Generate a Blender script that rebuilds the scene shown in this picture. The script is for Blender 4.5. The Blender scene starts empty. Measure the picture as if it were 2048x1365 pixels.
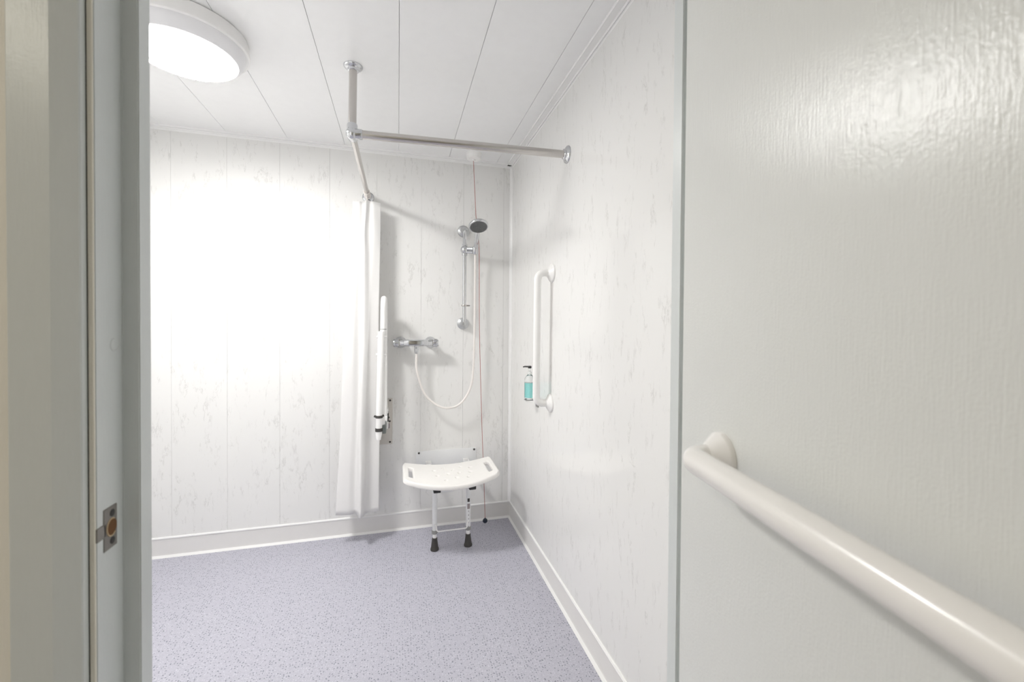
import bpy, bmesh, math, random
from mathutils import Vector, Matrix

random.seed(7)
SC = bpy.context.scene
COL = SC.collection

# ------------------------------------------------------------------ dimensions (metres)
XR, YB, CEIL, CAMH = 0.7127, 2.7369, 2.30, 1.2495
XL = -1.46  # unseen left wall, brought nearer so the room bounces more light
YA, YS, YE = 0.674, 0.730, 0.760          # door frame: corridor edge, stop, room side
JA, JB = -0.370, -0.350                   # left rebate face, left stop face
RA, RB = 0.554, 0.534                     # right rebate face, right stop face
HEAD = 2.03
SK = 0.109

# ------------------------------------------------------------------ material helpers
def new_mat(name):
    m = bpy.data.materials.new(name)
    m.use_nodes = True
    nt = m.node_tree
    return m, nt, nt.nodes, nt.links, nt.nodes['Principled BSDF']

def simple(name, col, rough=0.4, metal=0.0, spec=0.5, coat=0.0, bump=0.0, bscale=200.0):
    m, nt, N, L, b = new_mat(name)
    b.inputs['Roughness'].default_value = rough
    b.inputs['Metallic'].default_value = metal
    b.inputs['Specular IOR Level'].default_value = spec
    b.inputs['Coat Weight'].default_value = coat
    b.inputs['Coat Roughness'].default_value = 0.1
    tc = N.new('ShaderNodeTexCoord')
    nz = N.new('ShaderNodeTexNoise'); nz.inputs['Scale'].default_value = bscale * 0.12
    nz.inputs['Detail'].default_value = 4
    L.new(tc.outputs['Object'], nz.inputs['Vector'])
    mx = N.new('ShaderNodeMix'); mx.data_type = 'RGBA'
    mx.inputs[6].default_value = (*[c * 0.96 for c in col], 1)
    mx.inputs[7].default_value = (*col, 1)
    L.new(nz.outputs['Fac'], mx.inputs[0])
    L.new(mx.outputs[2], b.inputs['Base Color'])
    if bump:
        n2 = N.new('ShaderNodeTexNoise'); n2.inputs['Scale'].default_value = bscale
        n2.inputs['Detail'].default_value = 3
        L.new(tc.outputs['Object'], n2.inputs['Vector'])
        bp = N.new('ShaderNodeBump'); bp.inputs['Strength'].default_value = bump
        bp.inputs['Distance'].default_value = 0.002
        L.new(n2.outputs['Fac'], bp.inputs['Height'])
        L.new(bp.outputs['Normal'], b.inputs['Normal'])
    return m

def math_node(N, op, a=None, b=None):
    n = N.new('ShaderNodeMath'); n.operation = op
    if a is not None: n.inputs[0].default_value = a
    if b is not None: n.inputs[1].default_value = b
    return n

def wall_panel_mat():
    m, nt, N, L, b = new_mat('marble_wall_panel')
    tc = N.new('ShaderNodeTexCoord')
    mp = N.new('ShaderNodeMapping'); mp.inputs['Scale'].default_value = (1, 1, 0.30)
    L.new(tc.outputs['Object'], mp.inputs['Vector'])
    def veins(scale, width, loc):
        mp2 = N.new('ShaderNodeMapping'); mp2.inputs['Location'].default_value = loc
        L.new(mp.outputs[0], mp2.inputs['Vector'])
        n = N.new('ShaderNodeTexNoise'); n.inputs['Scale'].default_value = scale
        n.inputs['Detail'].default_value = 9; n.inputs['Roughness'].default_value = 0.68
        n.inputs['Distortion'].default_value = 0.35
        L.new(mp2.outputs[0], n.inputs['Vector'])
        s = math_node(N, 'SUBTRACT', b=0.5); L.new(n.outputs['Fac'], s.inputs[0])
        a = math_node(N, 'ABSOLUTE'); L.new(s.outputs[0], a.inputs[0])
        r = N.new('ShaderNodeMapRange'); r.inputs['From Min'].default_value = 0
        r.inputs['From Max'].default_value = width
        r.inputs['To Min'].default_value = 1; r.inputs['To Max'].default_value = 0
        L.new(a.outputs[0], r.inputs['Value'])
        # patchy mask so a vein comes and goes
        n2 = N.new('ShaderNodeTexNoise'); n2.inputs['Scale'].default_value = scale * 1.6
        n2.inputs['Detail'].default_value = 3
        mp3 = N.new('ShaderNodeMapping'); mp3.inputs['Location'].default_value = (5.1, 2.2, loc[2] + 3)
        L.new(mp.outputs[0], mp3.inputs['Vector']); L.new(mp3.outputs[0], n2.inputs['Vector'])
        r2 = N.new('ShaderNodeMapRange'); r2.inputs['From Min'].default_value = 0.55
        r2.inputs['From Max'].default_value = 0.66
        L.new(n2.outputs['Fac'], r2.inputs['Value'])
        mu = math_node(N, 'MULTIPLY'); L.new(r.outputs[0], mu.inputs[0]); L.new(r2.outputs[0], mu.inputs[1])
        return mu
    v1 = veins(13.0, 0.022, (0, 0, 0)); v2 = veins(24.0, 0.02, (3.3, 7.7, 1.9))
    mxn = math_node(N, 'MAXIMUM'); L.new(v1.outputs[0], mxn.inputs[0]); L.new(v2.outputs[0], mxn.inputs[1])
    f = math_node(N, 'MULTIPLY', b=0.28); L.new(mxn.outputs[0], f.inputs[0])
    cl = N.new('ShaderNodeTexNoise'); cl.inputs['Scale'].default_value = 3.2; cl.inputs['Detail'].default_value = 6
    L.new(mp.outputs[0], cl.inputs['Vector'])
    basec = N.new('ShaderNodeMix'); basec.data_type = 'RGBA'
    basec.inputs[6].default_value = (0.825, 0.825, 0.81, 1)
    basec.inputs[7].default_value = (0.865, 0.862, 0.85, 1)
    L.new(cl.outputs['Fac'], basec.inputs[0])
    mx = N.new('ShaderNodeMix'); mx.data_type = 'RGBA'
    mx.inputs[7].default_value = (0.30, 0.295, 0.265, 1)
    L.new(basec.outputs[2], mx.inputs[6]); L.new(f.outputs[0], mx.inputs[0])
    L.new(mx.outputs[2], b.inputs['Base Color'])
    b.inputs['Roughness'].default_value = 0.07
    b.inputs['Specular IOR Level'].default_value = 0.45
    n3 = N.new('ShaderNodeTexNoise'); n3.inputs['Scale'].default_value = 9
    L.new(tc.outputs['Object'], n3.inputs['Vector'])
    bp = N.new('ShaderNodeBump'); bp.inputs['Strength'].default_value = 0.02; bp.inputs['Distance'].default_value = 0.004
    L.new(n3.outputs['Fac'], bp.inputs['Height']); L.new(bp.outputs['Normal'], b.inputs['Normal'])
    return m

def floor_mat():
    m, nt, N, L, b = new_mat('speckled_vinyl')
    tc = N.new('ShaderNodeTexCoord')
    def flecks(scale, rad, frac, loc):
        mp = N.new('ShaderNodeMapping'); mp.inputs['Location'].default_value = loc
        L.new(tc.outputs['Object'], mp.inputs['Vector'])
        dn = N.new('ShaderNodeTexNoise'); dn.inputs['Scale'].default_value = scale * 1.3
        L.new(mp.outputs[0], dn.inputs['Vector'])
        ad = N.new('ShaderNodeVectorMath'); ad.operation = 'MULTIPLY_ADD'
        ad.inputs[1].default_value = (0.6 / scale,) * 3
        L.new(dn.outputs['Color'], ad.inputs[0]); L.new(mp.outputs[0], ad.inputs[2])
        v = N.new('ShaderNodeTexVoronoi'); v.voronoi_dimensions = '2D'
        v.inputs['Scale'].default_value = scale
        L.new(ad.outputs[0], v.inputs['Vector'])
        sp = N.new('ShaderNodeSeparateColor'); L.new(v.outputs['Color'], sp.inputs[0])
        r1 = N.new('ShaderNodeMapRange'); r1.inputs['From Min'].default_value = rad
        r1.inputs['From Max'].default_value = rad * 0.75
        L.new(v.outputs['Distance'], r1.inputs['Value'])
        lt = math_node(N, 'LESS_THAN', b=frac); L.new(sp.outputs[0], lt.inputs[0])
        mu = math_node(N, 'MULTIPLY'); L.new(r1.outputs[0], mu.inputs[0]); L.new(lt.outputs[0], mu.inputs[1])
        return mu, sp
    f1, sp1 = flecks(95, 0.24, 0.42, (0, 0, 0))
    f2, _ = flecks(190, 0.30, 0.40, (3, 5, 0))
    f3, _ = flecks(120, 0.26, 0.35, (9, 1, 0))
    base = N.new('ShaderNodeMix'); base.data_type = 'RGBA'
    base.inputs[6].default_value = (0.495, 0.493, 0.562, 1); base.inputs[7].default_value = (0.53, 0.526, 0.592, 1)
    nz = N.new('ShaderNodeTexNoise'); nz.inputs['Scale'].default_value = 35; nz.inputs['Detail'].default_value = 5
    L.new(tc.outputs['Object'], nz.inputs['Vector']); L.new(nz.outputs['Fac'], base.inputs[0])
    def mix(prev, fac, col, k):
        x = N.new('ShaderNodeMix'); x.data_type = 'RGBA'; x.inputs[7].default_value = (*col, 1)
        mm = math_node(N, 'MULTIPLY', b=k); L.new(fac.outputs[0], mm.inputs[0])
        L.new(mm.outputs[0], x.inputs[0]); L.new(prev.outputs[2], x.inputs[6]); return x
    c = mix(base, f3, (0.70, 0.70, 0.76), 0.6)
    c = mix(c, f2, (0.30, 0.30, 0.37), 0.55)
    c = mix(c, f1, (0.13, 0.145, 0.19), 0.75)
    L.new(c.outputs[2], b.inputs['Base Color'])
    b.inputs['Roughness'].default_value = 0.5
    b.inputs['Specular IOR Level'].default_value = 0.3
    bp = N.new('ShaderNodeBump'); bp.inputs['Strength'].default_value = 0.15; bp.inputs['Distance'].default_value = 0.001
    n3 = N.new('ShaderNodeTexNoise'); n3.inputs['Scale'].default_value = 400
    L.new(tc.outputs['Object'], n3.inputs['Vector']); L.new(n3.outputs['Fac'], bp.inputs['Height'])
    L.new(bp.outputs['Normal'], b.inputs['Normal'])
    return m

def paint_mat(name, col, rough, bump, dist):
    """gloss paint laid off with vertical brush marks"""
    m, nt, N, L, b = new_mat(name)
    tc = N.new('ShaderNodeTexCoord')
    mp = N.new('ShaderNodeMapping'); mp.inputs['Scale'].default_value = (1, 1, 0.09)
    L.new(tc.outputs['Object'], mp.inputs['Vector'])
    n = N.new('ShaderNodeTexNoise'); n.inputs['Scale'].default_value = 430; n.inputs['Detail'].default_value = 3
    L.new(mp.outputs[0], n.inputs['Vector'])
    n2 = N.new('ShaderNodeTexNoise'); n2.inputs['Scale'].default_value = 300; n2.inputs['Detail'].default_value = 2
    L.new(tc.outputs['Object'], n2.inputs['Vector'])
    ad = math_node(N, 'MULTIPLY_ADD', b=0.6); L.new(n2.outputs['Fac'], ad.inputs[0]); L.new(n.outputs['Fac'], ad.inputs[2])
    bp = N.new('ShaderNodeBump'); bp.inputs['Strength'].default_value = bump; bp.inputs['Distance'].default_value = dist
    L.new(ad.outputs[0], bp.inputs['Height']); L.new(bp.outputs['Normal'], b.inputs['Normal'])
    mx = N.new('ShaderNodeMix'); mx.data_type = 'RGBA'
    mx.inputs[6].default_value = (*[c * 0.965 for c in col], 1); mx.inputs[7].default_value = (*col, 1)
    L.new(n.outputs['Fac'], mx.inputs[0]); L.new(mx.outputs[2], b.inputs['Base Color'])
    b.inputs['Roughness'].default_value = rough
    b.inputs['Specular IOR Level'].default_value = 0.5
    return m

def curtain_mat():
    m, nt, N, L, b = new_mat('white_curtain_cloth')
    b.inputs['Base Color'].default_value = (0.955, 0.95, 0.945, 1)
    b.inputs['Roughness'].default_value = 0.6
    tc = N.new('ShaderNodeTexCoord')
    w = N.new('ShaderNodeTexNoise'); w.inputs['Scale'].default_value = 60; w.inputs['Detail'].default_value = 3
    L.new(tc.outputs['Object'], w.inputs['Vector'])
    bp = N.new('ShaderNodeBump'); bp.inputs['Strength'].default_value = 0.12; bp.inputs['Distance'].default_value = 0.003
    L.new(w.outputs['Fac'], bp.inputs['Height']); L.new(bp.outputs['Normal'], b.inputs['Normal'])
    tr = N.new('ShaderNodeBsdfTranslucent'); tr.inputs['Color'].default_value = (0.955, 0.945, 0.93, 1)
    mix = N.new('ShaderNodeMixShader'); mix.inputs[0].default_value = 0.22
    out = N['Material Output']
    L.new(b.outputs[0], mix.inputs[1]); L.new(tr.outputs[0], mix.inputs[2]); L.new(mix.outputs[0], out.inputs['Surface'])
    return m

def lamp_mat(strength_hot, strength_rim):
    """opal dome: the tube behind it makes its underside glow brightest"""
    m, nt, N, L, b = new_mat('lit_opal_diffuser')
    b.inputs['Base Color'].default_value = (0.78, 0.78, 0.80, 1)
    b.inputs['Roughness'].default_value = 0.35
    tc = N.new('ShaderNodeTexCoord')
    sx = N.new('ShaderNodeSeparateXYZ'); L.new(tc.outputs['Object'], sx.inputs[0])
    r = N.new('ShaderNodeMapRange'); r.interpolation_type = 'SMOOTHSTEP'
    r.inputs['From Min'].default_value = -0.091; r.inputs['From Max'].default_value = -0.1035
    r.inputs['To Min'].default_value = strength_rim; r.inputs['To Max'].default_value = strength_hot
    L.new(sx.outputs[2], r.inputs['Value'])
    b.inputs['Emission Color'].default_value = (1.0, 0.985, 0.965, 1)
    L.new(r.outputs[0], b.inputs['Emission Strength'])
    return m

def glass_mat(name, col, rough=0.03):
    m, nt, N, L, b = new_mat(name)
    b.inputs['Base Color'].default_value = (*col, 1)
    b.inputs['Transmission Weight'].default_value = 1.0
    b.inputs['Roughness'].default_value = rough
    b.inputs['IOR'].default_value = 1.3
    return m

M = dict(
    panel=wall_panel_mat(), floor=floor_mat(),
    ceil=simple('white_pvc_ceiling', (0.935, 0.937, 0.94), 0.28, spec=0.45),
    trim=simple('white_pvc_trim', (0.95, 0.95, 0.945), 0.25),
    skirt=simple('pale_skirting_vinyl', (0.81, 0.80, 0.785), 0.4),
    sealant=simple('white_sealant', (0.94, 0.94, 0.93), 0.35),
    door=paint_mat('grey_gloss_door_paint', (0.76, 0.775, 0.755), 0.25, 0.42, 0.0010),
    frame=paint_mat('grey_gloss_frame_paint', (0.70, 0.735, 0.735), 0.30, 0.25, 0.0008),
    cream=paint_mat('cream_wall_paint', (0.90, 0.875, 0.81), 0.45, 0.3, 0.002),
    creamedge=paint_mat('cream_edge_paint', (0.86, 0.83, 0.74), 0.4, 0.3, 0.002),
    dark=simple('dark_gap', (0.02, 0.02, 0.02), 0.9),
    rail=simple('cream_nylon', (0.925, 0.91, 0.89), 0.25, coat=0.15),
    white=simple('white_enamel', (0.94, 0.935, 0.925), 0.28),
    seat=simple('white_seat_plastic', (0.94, 0.925, 0.90), 0.42, bump=0.05, bscale=300),
    chrome=simple('chrome', (0.66, 0.67, 0.69), 0.07, metal=1.0),
    bracket=simple('satin_chrome', (0.60, 0.61, 0.62), 0.3, metal=0.9),
    plate=simple('shade_toned_steel_plate', (0.66, 0.63, 0.59), 0.4),  # beige tone puts the shadow of curtain and arm into the plate colour
    satin=simple('satin_steel', (0.60, 0.575, 0.55), 0.2, metal=1.0),
    darksteel=simple('tarnished_steel', (0.27, 0.255, 0.24), 0.42, metal=0.6),
    rust=simple('rust', (0.16, 0.075, 0.028), 0.9),
    rawwood=simple('raw_wood', (0.60, 0.47, 0.30), 0.8),
    black=simple('black_plastic', (0.025, 0.025, 0.025), 0.4),
    charcoal=simple('charcoal_rubber', (0.06, 0.056, 0.052), 0.7),
    grey=simple('grey_plastic', (0.33, 0.33, 0.32), 0.45),
    midgrey=simple('mid_grey_metal', (0.22, 0.24, 0.23), 0.4),
    nozzle=simple('grey_spray_face', (0.13, 0.135, 0.135), 0.45),
    sticker=simple('pinkish_grey_sticker', (0.36, 0.31, 0.31), 0.5),
    alu=simple('white_coated_aluminium', (0.86, 0.87, 0.875), 0.3),
    hose=simple('cream_hose', (0.90, 0.865, 0.83), 0.35),
    cord=simple('red_cord', (0.42, 0.13, 0.11), 0.7),
    ball=simple('dark_blue_ball', (0.010, 0.020, 0.040), 0.35),
    navy=simple('grey_wall_outer', (0.55, 0.55, 0.53), 0.6),
    soap=glass_mat('turquoise_liquid', (0.40, 0.88, 0.87)),
    clear=glass_mat('clear_plastic', (0.96, 0.98, 0.98)),
    curtain=curtain_mat(),
)

# ------------------------------------------------------------------ mesh helpers
def place(o, parent=None, loc=None):
    COL.objects.link(o)
    if parent is not None:
        o.parent = parent

def world_loc(o):
    v = Vector(o.location)
    while o.parent:
        o = o.parent; v += Vector(o.location)
    return v

def build(name, bm, mat, parent=None, loc=None, smooth=True, angle=38, mods=None):
    """link bm (given in world coordinates) as one mesh object whose origin is loc"""
    if parent is not None and loc is None:
        loc = world_loc(parent)
    loc = Vector(loc or (0, 0, 0))
    bmesh.ops.recalc_face_normals(bm, faces=bm.faces)
    bmesh.ops.translate(bm, verts=bm.verts, vec=-loc)
    me = bpy.data.meshes.new(name)
    bm.to_mesh(me); bm.free()
    if smooth:
        me.shade_smooth() if hasattr(me, 'shade_smooth') else None
        for p in me.polygons: p.use_smooth = True
        if angle: me.set_sharp_from_angle(angle=math.radians(angle))
    for mm in (mat if isinstance(mat, (list, tuple)) else [mat]):
        me.materials.append(mm)
    o = bpy.data.objects.new(name, me)
    COL.objects.link(o)
    if parent is not None:
        o.parent = parent
        o.location = loc - world_loc(parent)
    else:
        o.location = loc
    return o

def tag(o, label, cat, group=None):
    o['label'] = label; o['category'] = cat
    if group: o['group'] = group
    return o

def thing(name, label, cat, loc, group=None):
    o = bpy.data.objects.new(name, None); o.empty_display_size = 0.05
    o.location = loc; COL.objects.link(o)
    return tag(o, label, cat, group)

def struct(name, bm, mat, smooth=False, parent=None, angle=38):
    o = build(name, bm, mat, parent, (0, 0, 0) if parent is None else None, smooth, angle)
    if parent is None: o['kind'] = 'structure'
    return o

def box(bm, x0, x1, y0, y1, z0, z1, bev=0.0, seg=2, rot=None):
    r = bmesh.ops.create_cube(bm, size=1.0)
    vs = r['verts']
    bmesh.ops.scale(bm, verts=vs, vec=(abs(x1 - x0), abs(y1 - y0), abs(z1 - z0)))
    if bev:
        es = list({e for v in vs for e in v.link_edges})
        rb = bmesh.ops.bevel(bm, geom=es, offset=bev, segments=seg, profile=0.5, affect='EDGES')
        vs = list({v for f in rb['faces'] for v in f.verts} | {v for v in vs if v.is_valid})
    if rot is not None:
        bmesh.ops.rotate(bm, verts=vs, cent=(0, 0, 0), matrix=rot)
    bmesh.ops.translate(bm, verts=vs, vec=((x0 + x1) / 2, (y0 + y1) / 2, (z0 + z1) / 2))
    return vs

def frame_of(axis):
    z = Vector(axis).normalized()
    t = Vector((0, 0, 1)) if abs(z.z) < 0.9 else Vector((1, 0, 0))
    x = t.cross(z).normalized()
    return x, z.cross(x), z

def lathe(bm, origin, axis, prof, n=40, sx=1.0, cap=True):
    """prof: list of (radius, height along axis)"""
    X, Y, Z = frame_of(axis); o = Vector(origin)
    rings = []
    for r, hgt in prof:
        if r < 1e-6:
            rings.append([bm.verts.new(o + Z * hgt)])
        else:
            rings.append([bm.verts.new(o + Z * hgt + X * (r * math.cos(2 * math.pi * i / n)) * sx + Y * (r * math.sin(2 * math.pi * i / n))) for i in range(n)])
    for a, b in zip(rings, rings[1:]):
        for i in range(n):
            j = (i + 1) % n
            if len(a) == 1 and len(b) == 1: continue
            if len(a) == 1: bm.faces.new((a[0], b[i], b[j]))
            elif len(b) == 1: bm.faces.new((a[i], a[j], b[0]))
            else: bm.faces.new((a[i], a[j], b[j], b[i]))
    if cap:
        for rg in (rings[0], rings[-1]):
            if len(rg) > 2: bm.faces.new(rg)

def fillet(pts, rad, n=8):
    pts = [Vector(p) for p in pts]; out = [pts[0]]
    for i in range(1, len(pts) - 1):
        p, a, b = pts[i], pts[i - 1], pts[i + 1]
        d1 = (a - p); d2 = (b - p)
        r = min(rad, d1.length * 0.49, d2.length * 0.49)
        d1.normalize(); d2.normalize()
        ang = d1.angle(d2)
        if ang > 3.1: out.append(p); continue
        tl = min(r / math.tan(ang / 2), (a - p).length * 0.98, (b - p).length * 0.98)
        rr = tl * math.tan(ang / 2)
        c = p + (d1 + d2).normalized() * (rr / math.sin(ang / 2))
        s, e = p + d1 * tl - c, p + d2 * tl - c
        for k in range(n + 1):
            t = k / n; w = s.angle(e)
            v = (s * math.sin((1 - t) * w) + e * math.sin(t * w)) / math.sin(w)
            out.append(c + v)
    out.append(pts[-1]); return out

def smooth_path(pts, n=10):
    P = [Vector(p) for p in pts]; P = [P[0] * 2 - P[1]] + P + [P[-1] * 2 - P[-2]]
    out = []
    for i in range(1, len(P) - 2):
        for k in range(n):
            t = k / n
            out.append(0.5 * ((2 * P[i]) + (-P[i - 1] + P[i + 1]) * t + (2 * P[i - 1] - 5 * P[i] + 4 * P[i + 1] - P[i + 2]) * t * t + (-P[i - 1] + 3 * P[i] - 3 * P[i + 1] + P[i + 2]) * t ** 3))
    out.append(P[-2]); return out

def tube(bm, path, rad, n=20, cap=True):
    """sweep a circle along a path; rad is a number or one radius per point"""
    P = [Vector(p) for p in path]; m = len(P)
    R = rad if isinstance(rad, (list, tuple)) else [rad] * m
    T = []
    for i in range(m):
        d = P[min(i + 1, m - 1)] - P[max(i - 1, 0)]
        T.append(d.normalized())
    X, Y, _ = frame_of(T[0])
    rings = []
    for i in range(m):
        if i:
            q = T[i - 1].rotation_difference(T[i]); X = (q @ X).normalized()
        Yv = T[i].cross(X).normalized()
        rings.append([bm.verts.new(P[i] + X * R[i] * math.cos(2 * math.pi * k / n) + Yv * R[i] * math.sin(2 * math.pi * k / n)) for k in range(n)])
    for a, b in zip(rings, rings[1:]):
        for k in range(n):
            j = (k + 1) % n; bm.faces.new((a[k], a[j], b[j], b[k]))
    if cap: bm.faces.new(rings[0]); bm.faces.new(rings[-1])

def prism(bm, pts, a, b, axis):
    """extrude a 2D outline from a to b along axis ('x','y','z')"""
    def v3(p, t):
        return {'x': (t, p[0], p[1]), 'y': (p[0], t, p[1]), 'z': (p[0], p[1], t)}[axis]
    A = [bm.verts.new(v3(p, a)) for p in pts]; B = [bm.verts.new(v3(p, b)) for p in pts]
    n = len(pts)
    for i in range(n):
        j = (i + 1) % n; bm.faces.new((A[i], A[j], B[j], B[i]))
    bm.faces.new(A); bm.faces.new(B)

NB = bmesh.new

# ================================================================== THE SETTING
# floor
bm = NB(); box(bm, -2.6, 2.2, -1.5, YB + 0.1, -0.05, 0.0); struct('floor', bm, M['floor'])

# ceiling of 300 mm boards with fine open joints
bm = NB()
g = 0.0008
xs = [XL - 0.1] + [round(-1.2 + 0.3 * i, 3) for i in range(7)] + [XR + 0.1]
for a, b in zip(xs, xs[1:]):
    box(bm, a + g, b - g, YE - 0.005, YB + 0.1, CEIL, CEIL + 0.008, bev=0.0006, seg=1)
box(bm, XL - 0.1, XR + 0.1, YE - 0.005, YB + 0.1, CEIL + 0.0085, CEIL + 0.06)
struct('ceiling', bm, M['ceil'])

# back wall of tongue-and-groove panels
bm = NB()
xs = [XL - 0.1] + [round(0.136 + 0.2615 * i, 4) for i in range(-6, 3)] + [XR + 0.1]
for a, b in zip(xs, xs[1:]):
    box(bm, a + 0.0004, b - 0.0004, YB, YB + 0.008, 0, CEIL)
box(bm, XL - 0.1, XR + 0.1, YB + 0.0085, YB + 0.1, 0, CEIL)
struct('wall_back', bm, M['panel'])
bm = NB(); box(bm, XR, XR + 0.1, YE, YB, 0, CEIL); struct('wall_right', bm, M['panel'])
bm = NB(); box(bm, XL - 0.1, XL, YE, YB, 0, CEIL); struct('wall_left', bm, M['panel'])

# front wall with the doorway: room-side panel lining, corridor-side plaster
bm = NB()
for x0, x1, z0, z1 in ((XL, JA - 0.032, 0, CEIL), (RA + 0.032, XR + 0.1, 0, CEIL), (JA - 0.032, RA + 0.032, HEAD + 0.032, CEIL)):
    box(bm, x0, x1, YE - 0.012, YE, z0, z1)
struct('wall_front', bm, M['panel'])
bm = NB()
for x0, x1, z0, z1 in ((-2.6, JA - 0.032, 0, 2.4), (RA + 0.032, 2.2, 0, 2.4), (JA - 0.032, RA + 0.032, HEAD + 0.032, 2.4)):
    box(bm, x0, x1, 0.664, YE - 0.012, z0, z1)
struct('wall_corridor_front', bm, M['cream'])
# corridor the camera stands in
bm = NB(); box(bm, -2.6, 2.2, -1.6, -1.5, 0, 2.4); struct('wall_corridor_rear', bm, M['cream'])
bm = NB(); box(bm, -2.7, -2.6, -1.5, 0.76, 0, 2.4); struct('wall_corridor_left', bm, M['cream'])
bm = NB(); box(bm, 2.2, 2.3, -1.5, 0.76, 0, 2.4); struct('wall_corridor_right', bm, M['cream'])
bm = NB(); box(bm, -2.7, 2.3, -1.6, 0.664, 2.4, 2.46); struct('ceiling.001', bm, M['ceil'])

# skirting: flat vinyl with a bright capping strip on top and a sealant bead at the floor
def skirting(name, kind):
    def pt(d, z, wall):       # d = distance out of the wall
        return {'back': (YB - d, z), 'right': (XR - d, z), 'left': (XL + d, z)}[wall]
    axis = 'x' if kind == 'back' else 'y'
    a, b = ((XL, XR) if kind == 'back' else (YE, YB))
    def ext(prof, mat, nm, parent=None):
        bm = NB(); prism(bm, [pt(d, z, kind) for d, z in prof], a, b, axis)
        o = build(nm, bm, mat, parent, None if parent else (0, 0, 0), True, 30)
        if not parent: o['kind'] = 'structure'
        return o
    main = ext([(0, 0.0), (0.010, 0.0), (0.006, 0.012), (0.0045, 0.02), (0.0045, SK - 0.008), (0, SK - 0.008)], M['skirt'], name)
    ext([(0, SK - 0.011), (0.0065, SK - 0.011), (0.008, SK - 0.007), (0.006, SK - 0.002), (0, SK)], M['trim'], 'capping_strip', main)
    ext([(0.004, 0.0), (0.016, 0.0), (0.0125, 0.005), (0.0075, 0.011), (0.004, 0.012)], M['sealant'], 'sealant_bead', main)
skirting('baseboard_back', 'back'); skirting('baseboard_right', 'right'); skirting('baseboard_left', 'left')

# ceiling coving trim: flat strip with two raised lips
def coving(name, wall):
    a, b = ((XL, XR) if wall == 'back' else (YE, YB)); axis = 'x' if wall == 'back' else 'y'
    s = {'back': (YB, -1), 'right': (XR, -1), 'left': (XL, 1)}[wall]
    q = lambda d, z: (s[0] + s[1] * d, CEIL - z)
    bm = NB()
    bead = lambda c, r: [q(c + r * math.cos(a), 0.0022 + r * 1.15 * math.sin(a)) for a in [math.pi * k / 8 for k in range(9)]]
    prism(bm, [q(0.043, 0)] + bead(0.0395, 0.0035) + [q(0.034, 0.0022)] + bead(0.0075, 0.0042) + [q(0.0015, 0.012), q(0, 0.014), q(0, 0)], a, b, axis)
    struct(name, bm, M['trim'], True, angle=30)
coving('trim_1', 'back'); coving('trim_2', 'right'); coving('trim_3', 'left')
# inside-corner trim
bm = NB()
prism(bm, [(XR, YB), (XR - 0.015, YB), (XR - 0.0145, YB - 0.002), (XR - 0.0105, YB - 0.0065), (XR - 0.0065, YB - 0.0105), (XR - 0.002, YB - 0.0145), (XR, YB - 0.015)], SK - 0.002, CEIL - 0.003, 'z')
struct('trim_4', bm, M['trim'], True, angle=30)

# door frame (lining and stop as one rebated section per side, and the head)
bm = NB()
prism(bm, [(JA, YA), (JA, YS), (JB, YS), (JB, YE), (JA - 0.032, YE), (JA - 0.032, YA)], 0, HEAD, 'z')
bmesh.ops.bevel(bm, geom=[e for e in bm.edges if abs(e.verts[0].co.z - e.verts[1].co.z) > 1], offset=0.0015, segments=2, affect='EDGES')
# filled and painted-over old screw hole in the rebate
lathe(bm, (JA, 0.7125, 1.222), (1, 0, 0), [(0.0095, -0.001), (0.0095, 0.0004), (0.0075, 0.0011), (0.0065, 0.0004), (0, 0.0003)], 24)
frame_left = struct('trim_5', bm, M['frame'], True, angle=25)
bm = NB(); box(bm, JA - 0.0065, JA - 0.0005, YA - 0.0022, YA + 0.001, 0, HEAD, bev=0.0008, seg=1)
build('edge_strip', bm, M['creamedge'], frame_left)['label'] = 'cream painted frame edge'
bm = NB()
prism(bm, [(RA, YA), (RA, YS), (RB, YS), (RB, YE), (RA + 0.032, YE), (RA + 0.032, YA)], 0, HEAD, 'z')
bmesh.ops.bevel(bm, geom=[e for e in bm.edges if abs(e.verts[0].co.z - e.verts[1].co.z) > 1], offset=0.0015, segments=2, affect='EDGES')
struct('trim_6', bm, M['frame'], True, angle=25)
bm = NB()
prism(bm, [(YA, HEAD), (YS, HEAD), (YS, HEAD - 0.02), (YE, HEAD - 0.02), (YE, HEAD + 0.032), (YA, HEAD + 0.032)], JA - 0.032, RA + 0.032, 'x')
struct('trim_7', bm, M['frame'], True, angle=25)
# architraves on the corridor side: bevelled inner face, flat outer band
def architrave(name, xin, s):
    q = lambda d, y: (xin - s * d, y)
    bm = NB()
    prism(bm, [q(0, 0.674), q(0, 0.6625), q(0.0015, 0.6608), q(0.022, 0.6530), q(0.0245, 0.6520), q(0.0640, 0.6520), q(0.0660, 0.6540), q(0.0660, 0.664), q(0.027, 0.664), q(0.027, 0.674)], 0, HEAD + 0.05, 'z')
    return struct(name, bm, M['frame'], True, angle=14)
architrave('trim_8', JA - 0.0070, 1); architrave('trim_9', RA + 0.0075, -1)
bm = NB(); prism(bm, [(JA - 0.0072, 0.6745), (JA - 0.0055, 0.6745), (JA - 0.0072, 0.671)], 0, HEAD, 'z')
build('open_joint', bm, M['dark'], frame_left)

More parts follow.
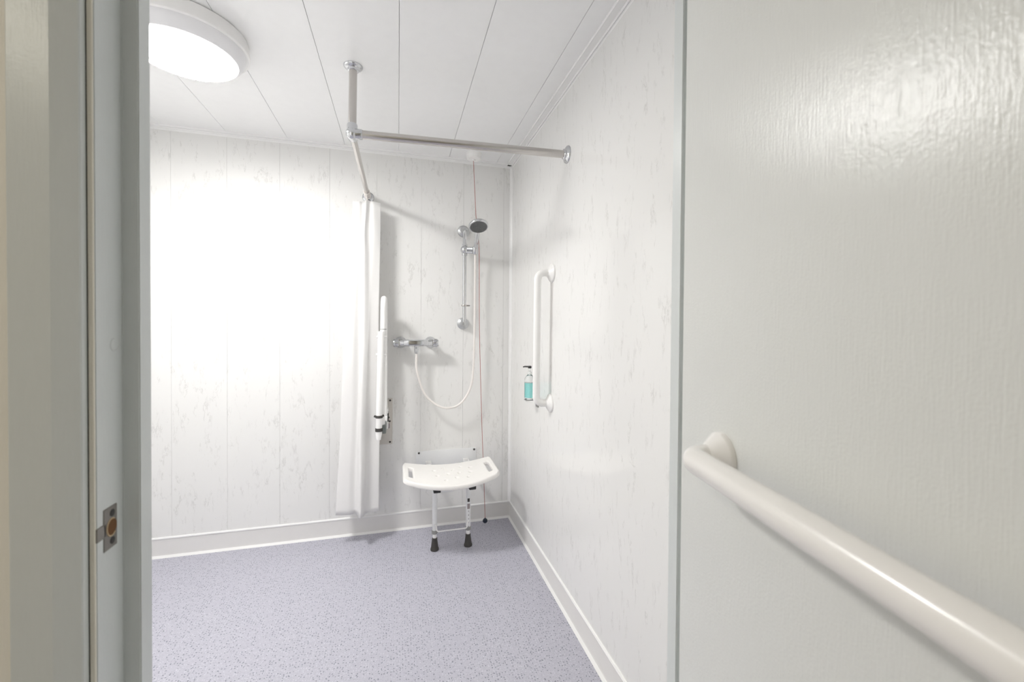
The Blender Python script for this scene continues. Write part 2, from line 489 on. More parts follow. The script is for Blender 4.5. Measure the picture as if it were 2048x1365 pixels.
# the door leaf, standing open into the corridor
TH = math.radians(10.6)
DD = Vector((-math.sin(TH), -math.cos(TH), 0))          # from hinge edge outwards
DN = Vector((-math.cos(TH), math.sin(TH), 0))           # out of the visible face
E0 = Vector((0.5015, 0.6768, 0))
def D(s, n, z): return E0 + DD * s + DN * n + Vector((0, 0, z))
bm = NB()
corners = [(0, 0), (0.922, 0), (0.922, -0.048), (0, -0.048)]
lo = [bm.verts.new(D(s, n, 0.006)) for s, n in corners]; hi = [bm.verts.new(D(s, n, 2.02)) for s, n in corners]
for i in range(4):
    j = (i + 1) % 4; bm.faces.new((lo[i], lo[j], hi[j], hi[i]))
bm.faces.new(lo); bm.faces.new(hi)
bmesh.ops.bevel(bm, geom=list(bm.edges), offset=0.0015, segments=2, affect='EDGES')
door = struct('door_1', bm, M['door'], True, angle=25)
for z in (0.25, 1.02, 1.78):                              # butt hinges on the hinge edge
    bm = NB(); lathe(bm, D(0.004, -0.054, z), (0, 0, 1), [(0, 0), (0.006, 0), (0.006, 0.1), (0, 0.1)], 16)
    box(bm, -0.001, 0.001, -0.02, 0.02, -0.05, 0.05)
    vs = list(bm.verts)[-8:]
    bmesh.ops.rotate(bm, verts=vs, cent=(0, 0, 0), matrix=Matrix.Rotation(-TH, 3, 'Z'))
    bmesh.ops.translate(bm, verts=vs, vec=D(-0.0005, -0.028, z + 0.05))
    build('hinge', bm, M['satin'], door)

# strike plate let into the left rebate
sp = thing('strike_plate', 'tarnished steel strike plate with rusty latch hole in the grey door frame', 'strike plate', (JA, 0.700, 0.976))
bm = NB()
box(bm, JA - 0.001, JA + 0.0012, 0.687, 0.714, 0.950, 1.006, bev=0.0005, seg=1)
box(bm, JA - 0.001, JA + 0.0012, YA - 0.0005, 0.690, 0.969, 0.987, bev=0.0005, seg=1)
build('plate', bm, M['darksteel'], sp)
bm = NB(); lathe(bm, (JA + 0.0012, 0.702, 0.978), (1, 0, 0), [(0.0112, -0.0005), (0.0112, 0.0001), (0.0095, 0.0002), (0, 0.0002)], 28)
build('latch_hole', bm, M['rust'], sp)['label'] = 'rusty round latch hole'
bm = NB(); tube(bm, [(JA + 0.0014, 0.702 + 0.0100 * math.cos(a), 0.978 + 0.0115 * math.sin(a)) for a in [math.radians(60 + 12 * i) for i in range(22)]], 0.0009, 8)
build('worn_rim', bm, M['rawwood'], sp)
for z in (0.9965, 0.9595):
    bm = NB(); lathe(bm, (JA + 0.001, 0.7035, z), (1, 0, 0), [(0.0048, 0), (0.0048, 0.0007), (0.0032, 0.0010), (0, 0.0006)], 20)
    build('screw', bm, M['black'], sp)

# ================================================================== FITTINGS
# ---- ceiling light
LX, LY = -0.735, 1.815
cl = thing('ceiling_light', 'round lit opal dome light on the white panelled ceiling', 'ceiling light', (LX, LY, CEIL))
bm = NB(); lathe(bm, (LX, LY, CEIL), (0, 0, -1), [(0.185, 0), (0.194, 0.004), (0.197, 0.012), (0.197, 0.040), (0.200, 0.045), (0.200, 0.052), (0.194, 0.055), (0.188, 0.052), (0, 0.052)], 72)
build('rim', bm, M['white'], cl)
bm = NB(); lathe(bm, (LX, LY, CEIL), (0, 0, -1), [(0.187, 0.050), (0.1865, 0.058), (0.183, 0.068), (0.176, 0.080), (0.166, 0.090), (0.152, 0.099), (0.13, 0.1025), (0.10, 0.1045), (0.06, 0.1055), (0.02, 0.106), (0, 0.106)], 72)
M['lamp'] = lamp_mat(33.0, 0.02)
dif = build('diffuser', bm, M['lamp'], cl); dif['label'] = 'glowing opal diffuser'

# ---- curtain rail
J = Vector((-0.177, 1.826, 2.009)); PT = Vector((-0.178, 1.872, CEIL)); WR = Vector((XR, 1.772, 2.010)); WB = Vector((-0.175, YB, 2.020))
cr = thing('shower_curtain_rail', 'L-shaped chrome shower curtain rail hung from the ceiling by one drop pole', 'curtain rail', J)
def flange(name, at, axis, mat, r, parent, neck=0.016):
    bm = NB(); lathe(bm, at, axis, [(r, 0), (r, 0.003), (r * 0.94, 0.007), (r * 0.72, 0.011), (neck * 1.15, 0.013), (neck * 1.1, 0.020), (neck * 0.95, 0.022), (0, 0.022)], 40)
    return build(name, bm, mat, parent)
bm = NB(); tube(bm, [J, PT], 0.0155, 28); build('drop_pole', bm, M['satin'], cr)
bm = NB(); tube(bm, [J, WR], 0.0165, 28); build('cross_rail', bm, M['satin'], cr)
bm = NB(); tube(bm, [J, WB], 0.0125, 28); build('side_rail', bm, M['satin'], cr)
flange('ceiling_flange', PT, (0, 0, -1), M['chrome'], 0.037, cr, 0.019)
flange('wall_flange', WR, (-1, 0, 0), M['chrome'], 0.038, cr, 0.020)
flange('wall_flange', WB, (0, -1, 0), M['chrome'], 0.034, cr)
bm = NB()
d1, d2, d3 = (WR - J).normalized(), (WB - J).normalized(), (PT - J).normalized()
for d in (d1, d2, d3):
    lathe(bm, J, d, [(0, -0.014), (0.0185, -0.014), (0.0200, -0.010), (0.0200, 0.036), (0.0185, 0.039), (0, 0.039)], 28)
bmesh.ops.create_uvsphere(bm, u_segments=28, v_segments=16, radius=0.0235, matrix=Matrix.Translation(J + Vector((0.0, 0.0, 0))))
build('corner_joint', bm, M['chrome'], cr)

# ---- curtain, drawn back and bunched at the wall
top = [(-.125, 2.706), (-.22, 2.694), (-.125, 2.680), (-.228, 2.666), (-.118, 2.650), (-.246, 2.632), (-.216, 2.612), (-.197, 2.620), (-.178, 2.588), (-.158, 2.608), (-.138, 2.600), (-.099, 2.616)]
mid = [(-.125, 2.708), (-.25, 2.692), (-.125, 2.672), (-.262, 2.655), (-.118, 2.636), (-.290, 2.612), (-.246, 2.590), (-.215, 2.600), (-.196, 2.560), (-.168, 2.572), (-.148, 2.592), (-.104, 2.604)]
bot = [(-.13, 2.706), (-.295, 2.688), (-.13, 2.664), (-.305, 2.648), (-.118, 2.628), (-.330, 2.598), (-.270, 2.578), (-.228, 2.582), (-.203, 2.520), (-.188, 2.528), (-.168, 2.576), (-.101, 2.588)]
NT = 10
tp, md, bt = (smooth_path([(a, b, 0) for a, b in q], NT) for q in (top, mid, bot))
ZT, ZB = 1.966, 0.188
bm = NB(); rows = []
for j in range(61):
    t = j / 60
    row = []
    for k in range(len(tp)):
        w0, w1, w2 = (1 - t) * (1 - 2 * t), 4 * t * (1 - t), t * (2 * t - 1)
        p = tp[k] * w0 + md[k] * w1 + bt[k] * w2
        u = k / (len(tp) - 1)
        wob = 0.004 * math.sin(9 * t + 14 * u) * math.sin(math.pi * t)
        crease = 0.006 * math.exp(-((t - 0.10) / 0.05) ** 2) * math.sin(22 * u)
        z = ZT + (ZB - ZT) * t - (0.006 * (1 - t) * abs(math.sin(2.5 * math.pi * u)))
        row.append(bm.verts.new((min(p.x + wob + crease, -0.097), min(p.y + wob * 0.8, 2.712), z)))
    rows.append(row)
for a, b in zip(rows, rows[1:]):
    for k in range(len(a) - 1):
        bm.faces.new((a[k], a[k + 1], b[k + 1], b[k]))
cu = build('shower_curtain', bm, M['curtain'], None, (-0.19, 2.62, ZB), True, None)
sm = cu.modifiers.new('thickness', 'SOLIDIFY'); sm.thickness = 0.0012
tag(cu, 'white fabric shower curtain drawn back and bunched against the back wall', 'shower curtain')
for y in (2.600, 2.622, 2.645, 2.668, 2.690):
    zc = 2.009 + (2.020 - 2.009) * (y - J.y) / (YB - J.y)
    bm = NB()
    xc = -0.175
    tube(bm, [(xc + 0.0165 * math.sin(a), y + 0.002 * math.sin(a), zc - 0.002 + 0.0165 * math.cos(a)) for a in [2 * math.pi * i / 24 for i in range(25)]], 0.0022, 8)
    tube(bm, [(xc, y, zc - 0.018), (xc, y - 0.002, zc - 0.052)], 0.002, 8)
    build('curtain_ring', bm, M['hose'], cu)

# ---- ceiling pull-cord switch
SX, SY = 0.437, 2.600
pc = thing('pull_cord_switch', 'white ceiling pull switch with a long red cord ending in a dark blue ball', 'pull switch', (SX, SY, CEIL))
bm = NB(); lathe(bm, (SX, SY, CEIL), (0, 0, -1), [(0.047, 0), (0.047, 0.006), (0.045, 0.008), (0.043, 0.030), (0.040, 0.034), (0.012, 0.036), (0.010, 0.042), (0.006, 0.044), (0, 0.044)], 40)
build('housing', bm, M['white'], pc)
cp = [(0.4345, 2.600, 2.262), (0.452, 2.592, 1.905), (0.4655, 2.585, 1.78), (0.4715, 2.588, 1.67), (0.4805, 2.610, 1.20), (0.502, 2.626, 0.62), (0.512, 2.628, 0.40), (0.524, 2.620, 0.06)]
bm = NB(); tube(bm, smooth_path(cp, 8), 0.0016, 8); build('cord', bm, M['cord'], pc)
bm = NB(); lathe(bm, (0.524, 2.620, 0.064), (0, 0, -1), [(0, 0), (0.003, 0), (0.0035, 0.004)] + [(0.0150 * math.sin(math.radians(a)), 0.019 - 0.0150 * math.cos(math.radians(a))) for a in range(18, 180, 18)] + [(0, 0.034)], 28)
build('ball', bm, M['ball'], pc)['label'] = 'dark blue cord ball'

# ---- shower riser rail
RX, RY = 0.3955, 2.677
rr = thing('shower_riser_rail', 'vertical chrome shower rail with round wall brackets and a sliding handset holder', 'shower rail', (RX, RY, 1.262))
bm = NB(); tube(bm, [(RX, RY, 1.262), (RX, RY, 1.852)], 0.0115, 24); build('bar', bm, M['chrome'], rr)
for z, zz in ((1.856, 1.838), (1.272, 1.278)):
    bm = NB(); lathe(bm, (RX, YB, z), (0, -1, 0), [(0.037, 0), (0.0375, 0.006), (0.036, 0.012), (0.033, 0.014), (0.0325, 0.017), (0.029, 0.019), (0.0285, 0.022), (0.022, 0.026), (0.016, 0.034), (0.014, 0.050), (0.015, 0.062), (0.012, 0.070), (0, 0.073)], 40)
    build('wall_bracket', bm, M['bracket'], rr)
bm = NB()
SZ = 1.7295
bmesh.ops.create_uvsphere(bm, u_segments=28, v_segments=18, radius=0.027, matrix=Matrix.Translation((RX, RY - 0.004, SZ)))
lathe(bm, (RX, RY, SZ - 0.036), (0, 0, 1), [(0, 0), (0.0155, 0), (0.017, 0.006), (0.017, 0.066), (0.0155, 0.072), (0, 0.072)], 28)
tube(bm, [(RX, RY - 0.012, SZ + 0.004), (RX + 0.030, 2.650, SZ + 0.004), (0.452, 2.632, SZ)], [0.0125, 0.0115, 0.0125], 20)
tube(bm, [(RX, RY - 0.010, SZ - 0.014), (RX + 0.035, 2.652, SZ - 0.017), (0.462, 2.640, SZ - 0.018)], [0.009, 0.008, 0.008], 16)
build('slider', bm, M['chrome'], rr)
bm = NB(); lathe(bm, (0.4545, 2.640, SZ - 0.026), Vector((0, -0.34, 0.94)), [(0, 0), (0.0155, 0), (0.0175, 0.005), (0.019, 0.040), (0.0175, 0.043), (0, 0.043)], 28)
build('handset_holder', bm, M['chrome'], rr)
bm = NB(); lathe(bm, (RX, RY, 1.378), (0, 0, 1), [(0, 0), (0.0175, 0), (0.0185, 0.003), (0.0185, 0.008), (0.0175, 0.011), (0, 0.011)], 28)
tube(bm, [(RX, RY, 1.3835), (RX + 0.034, RY - 0.004, 1.3835)], 0.004, 12)
build('hose_clip', bm, M['satin'], rr)

# ---- handset
HH = Vector((0.441, 2.446, 1.826)); hub = Vector((0.456, 2.634, 1.728))
hs = thing('shower_handset', 'chrome hand shower with round dark grey spray face, held on the rail slider', 'shower head', hub)
fn = Vector((0.02, -0.45, -0.89)).normalized()
bm = NB(); lathe(bm, HH, -fn, [(0.0505, -0.004), (0.0545, -0.003), (0.0575, 0.002), (0.0575, 0.007), (0.053, 0.014), (0.042, 0.021), (0.026, 0.027), (0.010, 0.030), (0, 0.030)], 48)
build('head', bm, M['chrome'], hs)
bm = NB(); lathe(bm, HH, fn, [(0.0505, 0.001), (0.0495, 0.0045), (0.044, 0.0055), (0, 0.0060)], 48)
X_, Y_, Z_ = frame_of(fn)
for ring, cnt in ((0.010, 6), (0.020, 12), (0.030, 18), (0.040, 24)):
    for i in range(cnt):
        a = 2 * math.pi * i / cnt
        c = HH + X_ * ring * math.cos(a) + Y_ * ring * math.sin(a) + fn * 0.0055
        lathe(bm, c, fn, [(0.0018, 0), (0.0014, 0.003), (0, 0.0032)], 8, cap=False)
build('spray_face', bm, M['nozzle'], hs)['label'] = 'dark grey spray face with nozzles'
hd = (hub - HH).normalized()
pth = [HH + hd * 0.035 - fn * 0.014, HH + hd * 0.065 - fn * 0.012, HH + hd * 0.11 - fn * 0.006, hub + hd * 0.0, hub + Vector((0.001, 0.012, -0.028))]
bm = NB(); tube(bm, smooth_path(pth, 8), [0.0155 - 0.0035 * min(1, i / 14) for i in range(33)], 22)
build('handle', bm, M['chrome'], hs)

# ---- bar mixer valve
MY, MZ = 2.650, 1.1525
mv = thing('shower_mixer_valve', 'horizontal chrome bar mixer valve on the back wall above the shower seat', 'shower valve', (0.105, MY, MZ))
bm = NB(); lathe(bm, (0.008, MY, MZ), (1, 0, 0), [(0, 0), (0.0195, 0), (0.0205, 0.002), (0.0205, 0.188), (0.0195, 0.190), (0, 0.190)], 36)
box(bm, 0.03, 0.175, MY - 0.0235, MY, MZ - 0.015, MZ + 0.017, bev=0.005)
for x in (0.014, 0.193):
    lathe(bm, (x, YB, MZ + 0.001), (0, -1, 0), [(0.018, 0), (0.018, 0.088), (0, 0.088)], 24)
build('body', bm, M['chrome'], mv)
for x in (0.014, 0.193):
    bm = NB(); lathe(bm, (x, YB, MZ + 0.001), (0, -1, 0), [(0.036, 0), (0.036, 0.004), (0.034, 0.010), (0.026, 0.020), (0.022, 0.028), (0.0215, 0.056), (0, 0.056)], 36)
    build('wall_rose', bm, M['chrome'], mv)
for x0, s in ((0.004, -1), (0.202, 1)):
    bm = NB(); lathe(bm, (x0, MY, MZ), (s, 0, 0), [(0, 0), (0.0215, 0), (0.0222, 0.002), (0.0222, 0.026), (0.0205, 0.031), (0.006, 0.033), (0, 0.033)], 36)
    for i in range(12):
        a = 2 * math.pi * i / 12
        lathe(bm, (x0 + s * 0.006, MY + 0.0222 * math.cos(a), MZ + 0.0222 * math.sin(a)), (s, 0, 0), [(0.0016, 0), (0.0016, 0.019), (0, 0.020)], 8)
    build('control_knob', bm, M['chrome'], mv)
bm = NB(); lathe(bm, (0.106, MY, MZ - 0.016), (0, 0, -1), [(0.0125, 0), (0.0125, 0.012), (0.0115, 0.014), (0.0115, 0.022), (0, 0.022)], 24)
build('hose_outlet', bm, M['chrome'], mv)

# ---- hose
hp = [(0.106, MY, 1.128), (0.106, 2.650, 1.085), (0.1085, 2.650, 0.985), (0.151, 2.650, 0.852), (0.217, 2.650, 0.781), (0.287, 2.648, 0.754), (0.367, 2.650, 0.775), (0.429, 2.655, 0.862), (0.451, 2.660, 0.984), (0.4585, 2.664, 1.296), (0.4590, 2.664, 1.55), (0.4580, 2.654, 1.685), (0.4572, 2.648, 1.704)]
sp_ = smooth_path(hp, 10)
bm = NB(); tube(bm, sp_, 0.0068, 16)
ho = build('shower_hose', bm, M['hose'], None, (0.287, 2.648, 0.747))
tag(ho, 'cream flexible shower hose looping from the bar valve up to the handset', 'shower hose')
bm = NB(); lathe(bm, (0.106, MY, 1.1145), (0, 0, -1), [(0, 0), (0.0115, 0), (0.0125, 0.004), (0.0115, 0.016), (0.0095, 0.026), (0, 0.026)], 24)
build('hose_nut', bm, M['chrome'], ho)

# ---- fold-up support rail with drop leg, folded against the wall
fr = thing('fold_up_support_rail', 'white hinged support rail folded upright beside the bunched shower curtain', 'support rail', (-0.082, YB, 0.672))
bm = NB()
PX0, PX1, PZ0, PZ1 = -0.132, -0.032, 0.533, 0.812
box(bm, PX0, PX1, YB - 0.006, YB, PZ0, PZ1, bev=0.0025, seg=2)
build('wall_plate', bm, M['plate'], fr)
for x, z in ((-0.046, 0.800), (-0.046, 0.546), (-0.118, 0.800), (-0.118, 0.546), (-0.048, 0.673), (-0.0545, 0.696)):
    bm = NB(); lathe(bm, (x, YB - 0.006, z), (0, -1, 0), [(0.006, 0), (0.0055, 0.002), (0.003, 0.003), (0, 0.0025)], 16)
    build('screw', bm, M['charcoal'], fr)
bm = NB(); box(bm, -0.072, -0.048, YB - 0.0068, YB - 0.0058, 0.630, 0.660); build('sticker', bm, M['sticker'], fr)
FX, FY, BY = -0.079, 2.515, 2.622
loop = [(FX - 0.006, FY - 0.006, 0.690), (FX, FY, 1.408), (FX + 0.003, BY, 1.408), (FX + 0.005, BY, 0.700)]
bm = NB(); tube(bm, fillet(loop, 0.052, 14), 0.0155, 24); build('rail_loop', bm, M['white'], fr)
bm = NB(); lathe(bm, (FX - 0.0007, FY - 0.001, 1.2325), (0, 0, 1), [(0, 0), (0.0168, 0), (0.0168, 0.004), (0, 0.004)], 24); build('sleeve_joint', bm, M['grey'], fr)
L0, L1 = Vector((-0.0895, 2.478, 1.222)), Vector((-0.1005, 2.462, 0.640))
def LG(z): t = (L0.z - z) / (L0.z - L1.z); return L0.lerp(L1, t)
bm = NB(); tube(bm, [LG(1.222), LG(1.218), LG(0.664), LG(0.642), LG(0.632)], [0.0145, 0.0165, 0.0165, 0.0135, 0.0125], 24); build('support_leg', bm, M['white'], fr)
for z, hh in ((0.757, 0.014), (0.686, 0.018)):
    bm = NB(); c = LG(z); lathe(bm, c, (0, 0, 1), [(0.0165, -hh / 2), (0.0190, -hh / 2), (0.0195, 0), (0.0190, hh / 2), (0.0165, hh / 2)], 28)
    build('collar', bm, M['charcoal'], fr)['label'] = 'dark collar on the support leg'
c = LG(0.757)
for a_, b_ in ((Vector((-0.027, 0, 0.004)), Vector((-0.015, 0, 0))), (Vector((0.015, 0, 0)), Vector((0.024, 0.003, 0.006)))):
    bm = NB(); tube(bm, [c + a_, c + b_], 0.006, 12); build('locking_pin', bm, M['charcoal'], fr)
for z in (1.192, 1.094):
    c = LG(z); bm = NB()
    tube(bm, [c + Vector((-0.025, 0.002, 0)), c + Vector((-0.024, 0.002, 0)), c + Vector((0.029, 0.012, 0)), c + Vector((0.031, 0.012, 0))], [0.004, 0.0075, 0.0075, 0.004], 14)
    tube(bm, [c, Vector((FX - 0.002, FY - 0.002, z))], 0.009, 12)
    build('leg_clip', bm, M['white'], fr)
bm = NB()
box(bm, FX - 0.004, FX + 0.016, 2.490, YB - 0.004, 0.655, 0.705, bev=0.004)
build('hinge_arm', bm, M['midgrey'], fr)
bm = NB(); box(bm, FX - 0.014, FX + 0.024, 2.665, YB - 0.004, 0.640, 0.760, bev=0.006); box(bm, FX - 0.012, FX + 0.020, BY - 0.020, 2.670, 0.690, 0.730, bev=0.006)
build('hinge_bracket', bm, M['white'], fr)
bm = NB(); prism(bm, [(2.640, 0.690), (2.670, 0.690), (2.680, 0.745), (2.668, 0.735), (2.650, 0.715)], FX + 0.018, FX + 0.026, 'x'); build('release_lever', bm, M['black'], fr)

# ---- fold-down shower seat
SXC, HW = 0.286, 0.257
ss = thing('shower_bench', 'white curved plastic fold-down shower seat on two legs, fixed to the back wall', 'shower seat', (SXC, 2.43, 0))
bm = NB(); box(bm, 0.110, 0.486, YB - 0.005, YB, 0.325, 0.4755, bev=0.002)
plate = build('wall_plate', bm, M['alu'], ss)
for x in (0.126, 0.472):
    for z in (0.464, 0.337):
        bm = NB(); lathe(bm, (x, YB - 0.005, z), (0, -1, 0), [(0.0065, 0), (0.006, 0.002), (0.003, 0.003), (0, 0.0025)], 16); build('screw', bm, M['charcoal'], plate)
bm = NB(); box(bm, 0.246, 0.336, YB - 0.004, YB, 0.205, 0.330, bev=0.0015)
tongue = build('lower_bracket', bm, M['alu'], ss)
for x in (0.300, 0.318):
    bm = NB(); lathe(bm, (x, YB - 0.004, 0.231), (0, -1, 0), [(0.005, 0), (0.005, 0.002), (0, 0.003)], 16); build('screw', bm, M['charcoal'], tongue)
for x in (0.184, 0.418):
    bm = NB()
    box(bm, x - 0.017, x + 0.017, YB - 0.012, YB - 0.004, 0.372, 0.412, bev=0.002)
    for s in (-1, 1): box(bm, x + s * 0.015 - 0.002, x + s * 0.015 + 0.002, YB - 0.055, YB - 0.006, 0.376, 0.408, bev=0.001, seg=1)
    tube(bm, [(x - 0.02, YB - 0.042, 0.392), (x + 0.02, YB - 0.042, 0.392)], 0.006, 14)
    build('hinge_bracket', bm, M['white'], ss)
    bm = NB(); box(bm, x - 0.0125, x + 0.0125, 2.405, YB - 0.036, 0.381, 0.402, bev=0.003)
    build('support_arm', bm, M['alu'], ss)
# moulded seat pan: grid with hand slots and drain holes, then thickness and rounding
NX, NY = 50, 26
YBK, YFM, YFE = 2.592, 2.228, 2.300
def seat_pt(i, j):
    u = -1 + 2 * i / NX; v = j / NY
    x, yv = u * HW, v
    yf = YFM + (YFE - YFM) * (abs(u) ** 2.0)
    d = YBK - yf
    y = v * d
    r = 0.034
    cx, dy0, dy1 = HW - r, r, d - r
    if abs(x) > cx and (y < dy0 or y > dy1):
        ax = abs(x) - cx; ay = (dy0 - y) if y < dy0 else (y - dy1)
        mlen = max(ax, ay); l = math.hypot(ax, ay)
        if l > 1e-9:
            ax, ay = ax / l * mlen, ay / l * mlen
        x = math.copysign(cx + ax, x); y = dy0 - ay if y < dy0 else dy1 + ay
    z = 0.4255 + 0.030 * (u * u) + 0.004 * (1 - v)
    return (SXC + x, YBK - y, z)
bm = NB()
G = [[bm.verts.new(seat_pt(i, j)) for j in range(NY + 1)] for i in range(NX + 1)]
holes = set()
for i in (3, 4): 
    for j in range(7, 20): holes.add((i, j))
for i in (NX - 5, NX - 4):
    for j in range(7, 20): holes.add((i, j))
for i, j in ((16, 8), (21, 5), (26, 8), (31, 5), (36, 8), (17, 14), (23, 12), (29, 12), (35, 13), (21, 19), (27, 17), (33, 18)):
    holes.add((i, j))
for i in range(NX):
    for j in range(NY):
        if (i, j) not in holes:
            bm.faces.new((G[i][j], G[i + 1][j], G[i + 1][j + 1], G[i][j + 1]))
pan = build('seat_pan', bm, M['seat'], ss, None, True, None)
md_ = pan.modifiers.new('thickness', 'SOLIDIFY'); md_.thickness = 0.026; md_.offset = -1.0
sb = pan.modifiers.new('round', 'SUBSURF'); sb.levels = 2; sb.render_levels = 2
for x, zt in ((0.200, 0.402), (0.388, 0.402)):
    FYL = 2.432
    lg = NB(); tube(lg, [(x, FYL, 0.100), (x, FYL, zt - 0.01)], 0.0135, 22)
    leg = build('leg', lg, M['alu'], ss)
    bm = NB(); tube(bm, [(x, FYL, 0.03), (x, FYL, 0.105)], 0.0112, 20); build('leg_extension', bm, M['white'], leg)
    bm = NB(); lathe(bm, (x, FYL, 0.092), (0, 0, 1), [(0.0112, 0), (0.0155, 0.001), (0.0165, 0.005), (0.0165, 0.016), (0.015, 0.021), (0.0135, 0.021)], 24); build('leg_clamp', bm, M['grey'], leg)
    bm = NB(); lathe(bm, (x, FYL, 0.0), (0, 0, 1), [(0, 0), (0.0225, 0), (0.0235, 0.004), (0.0225, 0.012), (0.0205, 0.014), (0.0185, 0.030), (0.0155, 0.052), (0.0145, 0.068), (0.0125, 0.070), (0, 0.070)], 28)
    build('rubber_foot', bm, M['charcoal'], leg)['label'] = 'dark rubber foot'
    bm = NB(); box(bm, x - 0.019, x + 0.019, FYL - 0.150, FYL + 0.03, zt - 0.028, zt - 0.004, bev=0.004); build('leg_mount', bm, M['black'], leg)
    if x > 0.3:
        for w_, za, zb_, nm in ((0.0066, 0.256, 0.276, 'charcoal'), (0.0075, 0.216, 0.246, 'sticker')):
            bm = NB(); prism(bm, [(x + 0.01385 * math.sin(a), FYL - 0.01385 * math.cos(a)) for a in [-w_ / 0.0135 + 2 * w_ / 0.0135 * k / 6 for k in range(7)]] + [(x + w_ * 0.9, FYL - 0.011), (x - w_ * 0.9, FYL - 0.011)], za, zb_, 'z'); build('sticker', bm, M[nm], leg)
        for k in range(5):
            bm = NB(); lathe(bm, (x, FYL - 0.0108, 0.115 + k * 0.022), (0, -1, 0), [(0.0032, 0), (0.003, 0.0032), (0, 0.0035)], 12); build('height_button', bm, M['satin'], leg)
bm = NB(); tube(bm, fillet([(0.205, 2.413, 0.150), (0.211, 2.407, 0.113), (0.377, 2.407, 0.113), (0.383, 2.413, 0.150)], 0.012, 8), 0.0036, 12)
for x in (0.203, 0.385): tube(bm, [(x, 2.413, 0.148), (x - 0.003 if x < 0.3 else x + 0.003, 2.425, 0.150)], 0.0042, 10)
build('cross_brace', bm, M['white'], ss)

# ---- grab rails
def grab_rail(name, label, A, B, nrm, stand, rad, disc, mat, group):
    A, B, nrm = Vector(A), Vector(B), Vector(nrm)
    t = thing(name, label, 'grab rail', (A + B) / 2, group)
    bm = NB(); tube(bm, fillet([A + nrm * 0.004, A + nrm * stand, B + nrm * stand, B + nrm * 0.004], rad * 2.6, 14), rad, 32)
    build('rail_tube', bm, mat, t)
    for P in (A, B):
        bm = NB(); lathe(bm, P, nrm, [(disc, 0), (disc, 0.004), (disc * 0.97, 0.0075), (disc * 0.93, 0.009), (rad * 1.12, 0.024), (rad * 1.04, 0.026), (rad * 0.98, 0.026)], 48, cap=False)
        build('cover_disc', bm, mat, t)
    return t
grab_rail('grab_rail', 'thick cream grab rail fixed horizontally across the open grey door', D(0.1335, 0, 1.054), D(0.7335, 0, 1.054), DN, 0.051, 0.0185, 0.0375, M['rail'], 'plastic grab rails')
grab_rail('grab_rail', 'white vertical grab rail on the right-hand marbled wall beside the soap bottle', (XR, 1.956, 1.5125), (XR, 1.966, 0.884), (-1, 0, 0), 0.074, 0.0172, 0.0450, M['white'], 'plastic grab rails')

# ---- soap bottle in its wall holder
BX, BYc = 0.667, 2.165
bh = thing('soap_bottle_holder', 'small grey wall holder carrying the turquoise soap bottle', 'bottle holder', (XR, BYc, 0.85))
bm = NB()
box(bm, XR - 0.006, XR, BYc - 0.020, BYc + 0.020, 0.828, 0.905, bev=0.003)
box(bm, BX - 0.026, XR - 0.002, BYc - 0.018, BYc + 0.018, 0.866, 0.8705, bev=0.001, seg=1)
build('bracket', bm, M['grey'], bh)
sbt = thing('soap_bottle', 'clear pump bottle of turquoise liquid soap behind the vertical grab rail', 'soap bottle', (BX, BYc, 0.8705))
zb = 0.8707
bm = NB(); lathe(bm, (BX, BYc, zb), (0, 0, 1), [(0, 0), (0.023, 0), (0.0265, 0.003), (0.0275, 0.008), (0.0275, 0.096), (0.0265, 0.108), (0.022, 0.119), (0.014, 0.127), (0.0115, 0.130), (0.0115, 0.138), (0, 0.138)], 40)
build('bottle_shell', bm, M['clear'], sbt)
bm = NB(); lathe(bm, (BX, BYc, zb), (0, 0, 1), [(0, 0.011), (0.0255, 0.011), (0.0262, 0.014), (0.0262, 0.088), (0, 0.088)], 40)
build('liquid_soap', bm, M['soap'], sbt)['label'] = 'turquoise soap'
bm = NB(); lathe(bm, (BX, BYc, zb + 0.1385), (0, 0, 1), [(0, 0), (0.0125, 0), (0.0125, 0.006), (0.006, 0.008), (0.0045, 0.010), (0.0045, 0.026), (0, 0.026)], 24)
build('pump_collar', bm, M['clear'], sbt)
bm = NB(); lathe(bm, (BX, BYc, zb + 0.1640), (0, 0, 1), [(0, 0), (0.009, 0), (0.0095, 0.002), (0.0095, 0.011), (0.008, 0.013), (0, 0.0135)], 24)
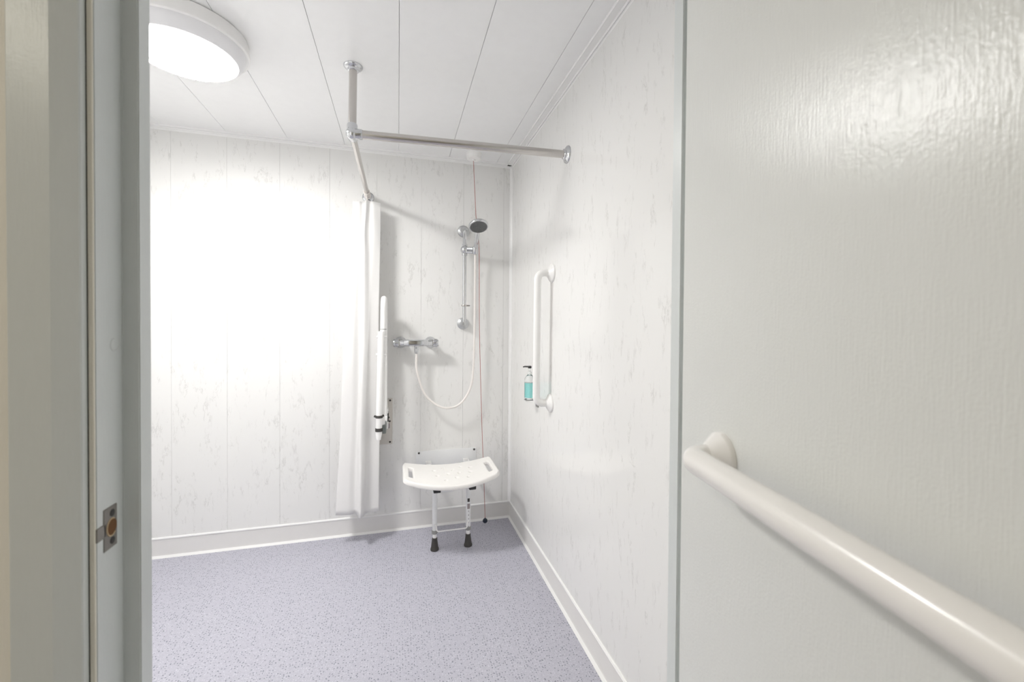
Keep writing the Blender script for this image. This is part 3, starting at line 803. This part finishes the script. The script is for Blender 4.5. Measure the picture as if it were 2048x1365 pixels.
tube(bm, [(BX, BYc, zb + 0.1725), (BX - 0.022, BYc + 0.016, zb + 0.1725), (BX - 0.030, BYc + 0.022, zb + 0.1700)], [0.0045, 0.0038, 0.0032], 12)
build('pump_head', bm, M['black'], sbt)['label'] = 'black pump head'

# ================================================================== LIGHT AND CAMERA
al = bpy.data.lights.new('corridor_lamp', 'AREA'); al.shape = 'DISK'; al.size = 0.30; al.energy = 3.7; al.color = (1.0, 0.94, 0.80)
ao = bpy.data.objects.new('corridor_lamp', al); ao.location = (-1.38, -0.80, 2.38); COL.objects.link(ao)

w = bpy.data.worlds.new('World'); SC.world = w; w.use_nodes = True
w.node_tree.nodes['Background'].inputs[0].default_value = (0.8, 0.85, 0.9, 1)
w.node_tree.nodes['Background'].inputs[1].default_value = 0.0

cam = bpy.data.cameras.new('camera'); co = bpy.data.objects.new('camera', cam); COL.objects.link(co)
F, YAW, PITCH, ROLL = 860.854, 0.2781, -0.0134, 0.0072
cam.sensor_fit = 'HORIZONTAL'; cam.sensor_width = 36.0; cam.lens = F / 2048 * 36
cam.shift_x = -18.13 / 2048; cam.shift_y = -15.48 / 2048
cam.clip_start = 0.01
f = Vector((math.sin(YAW) * math.cos(PITCH), math.cos(YAW) * math.cos(PITCH), math.sin(PITCH)))
r0 = Vector((math.cos(YAW), -math.sin(YAW), 0)); u0 = r0.cross(f)
r1 = r0 * math.cos(ROLL) + u0 * math.sin(ROLL); u1 = r1.cross(f)
co.matrix_world = Matrix(((r1.x, u1.x, -f.x, 0), (r1.y, u1.y, -f.y, 0), (r1.z, u1.z, -f.z, CAMH), (0, 0, 0, 1)))
cam.dof.use_dof = True; cam.dof.focus_distance = 2.2; cam.dof.aperture_fstop = 5.0
SC.camera = co

SC.view_settings.view_transform = 'Standard'; SC.view_settings.look = 'None'
SC.view_settings.gamma = 1.0; SC.view_settings.use_curve_mapping = False
SC.view_settings.exposure = 1.72
SC.cycles.max_bounces = 12; SC.cycles.diffuse_bounces = 8; SC.cycles.glossy_bounces = 4; SC.cycles.transmission_bounces = 8
SC.cycles.adaptive_threshold = 0.05
SC.cycles.use_denoising = True
SC.cycles.sample_clamp_indirect = 8.0
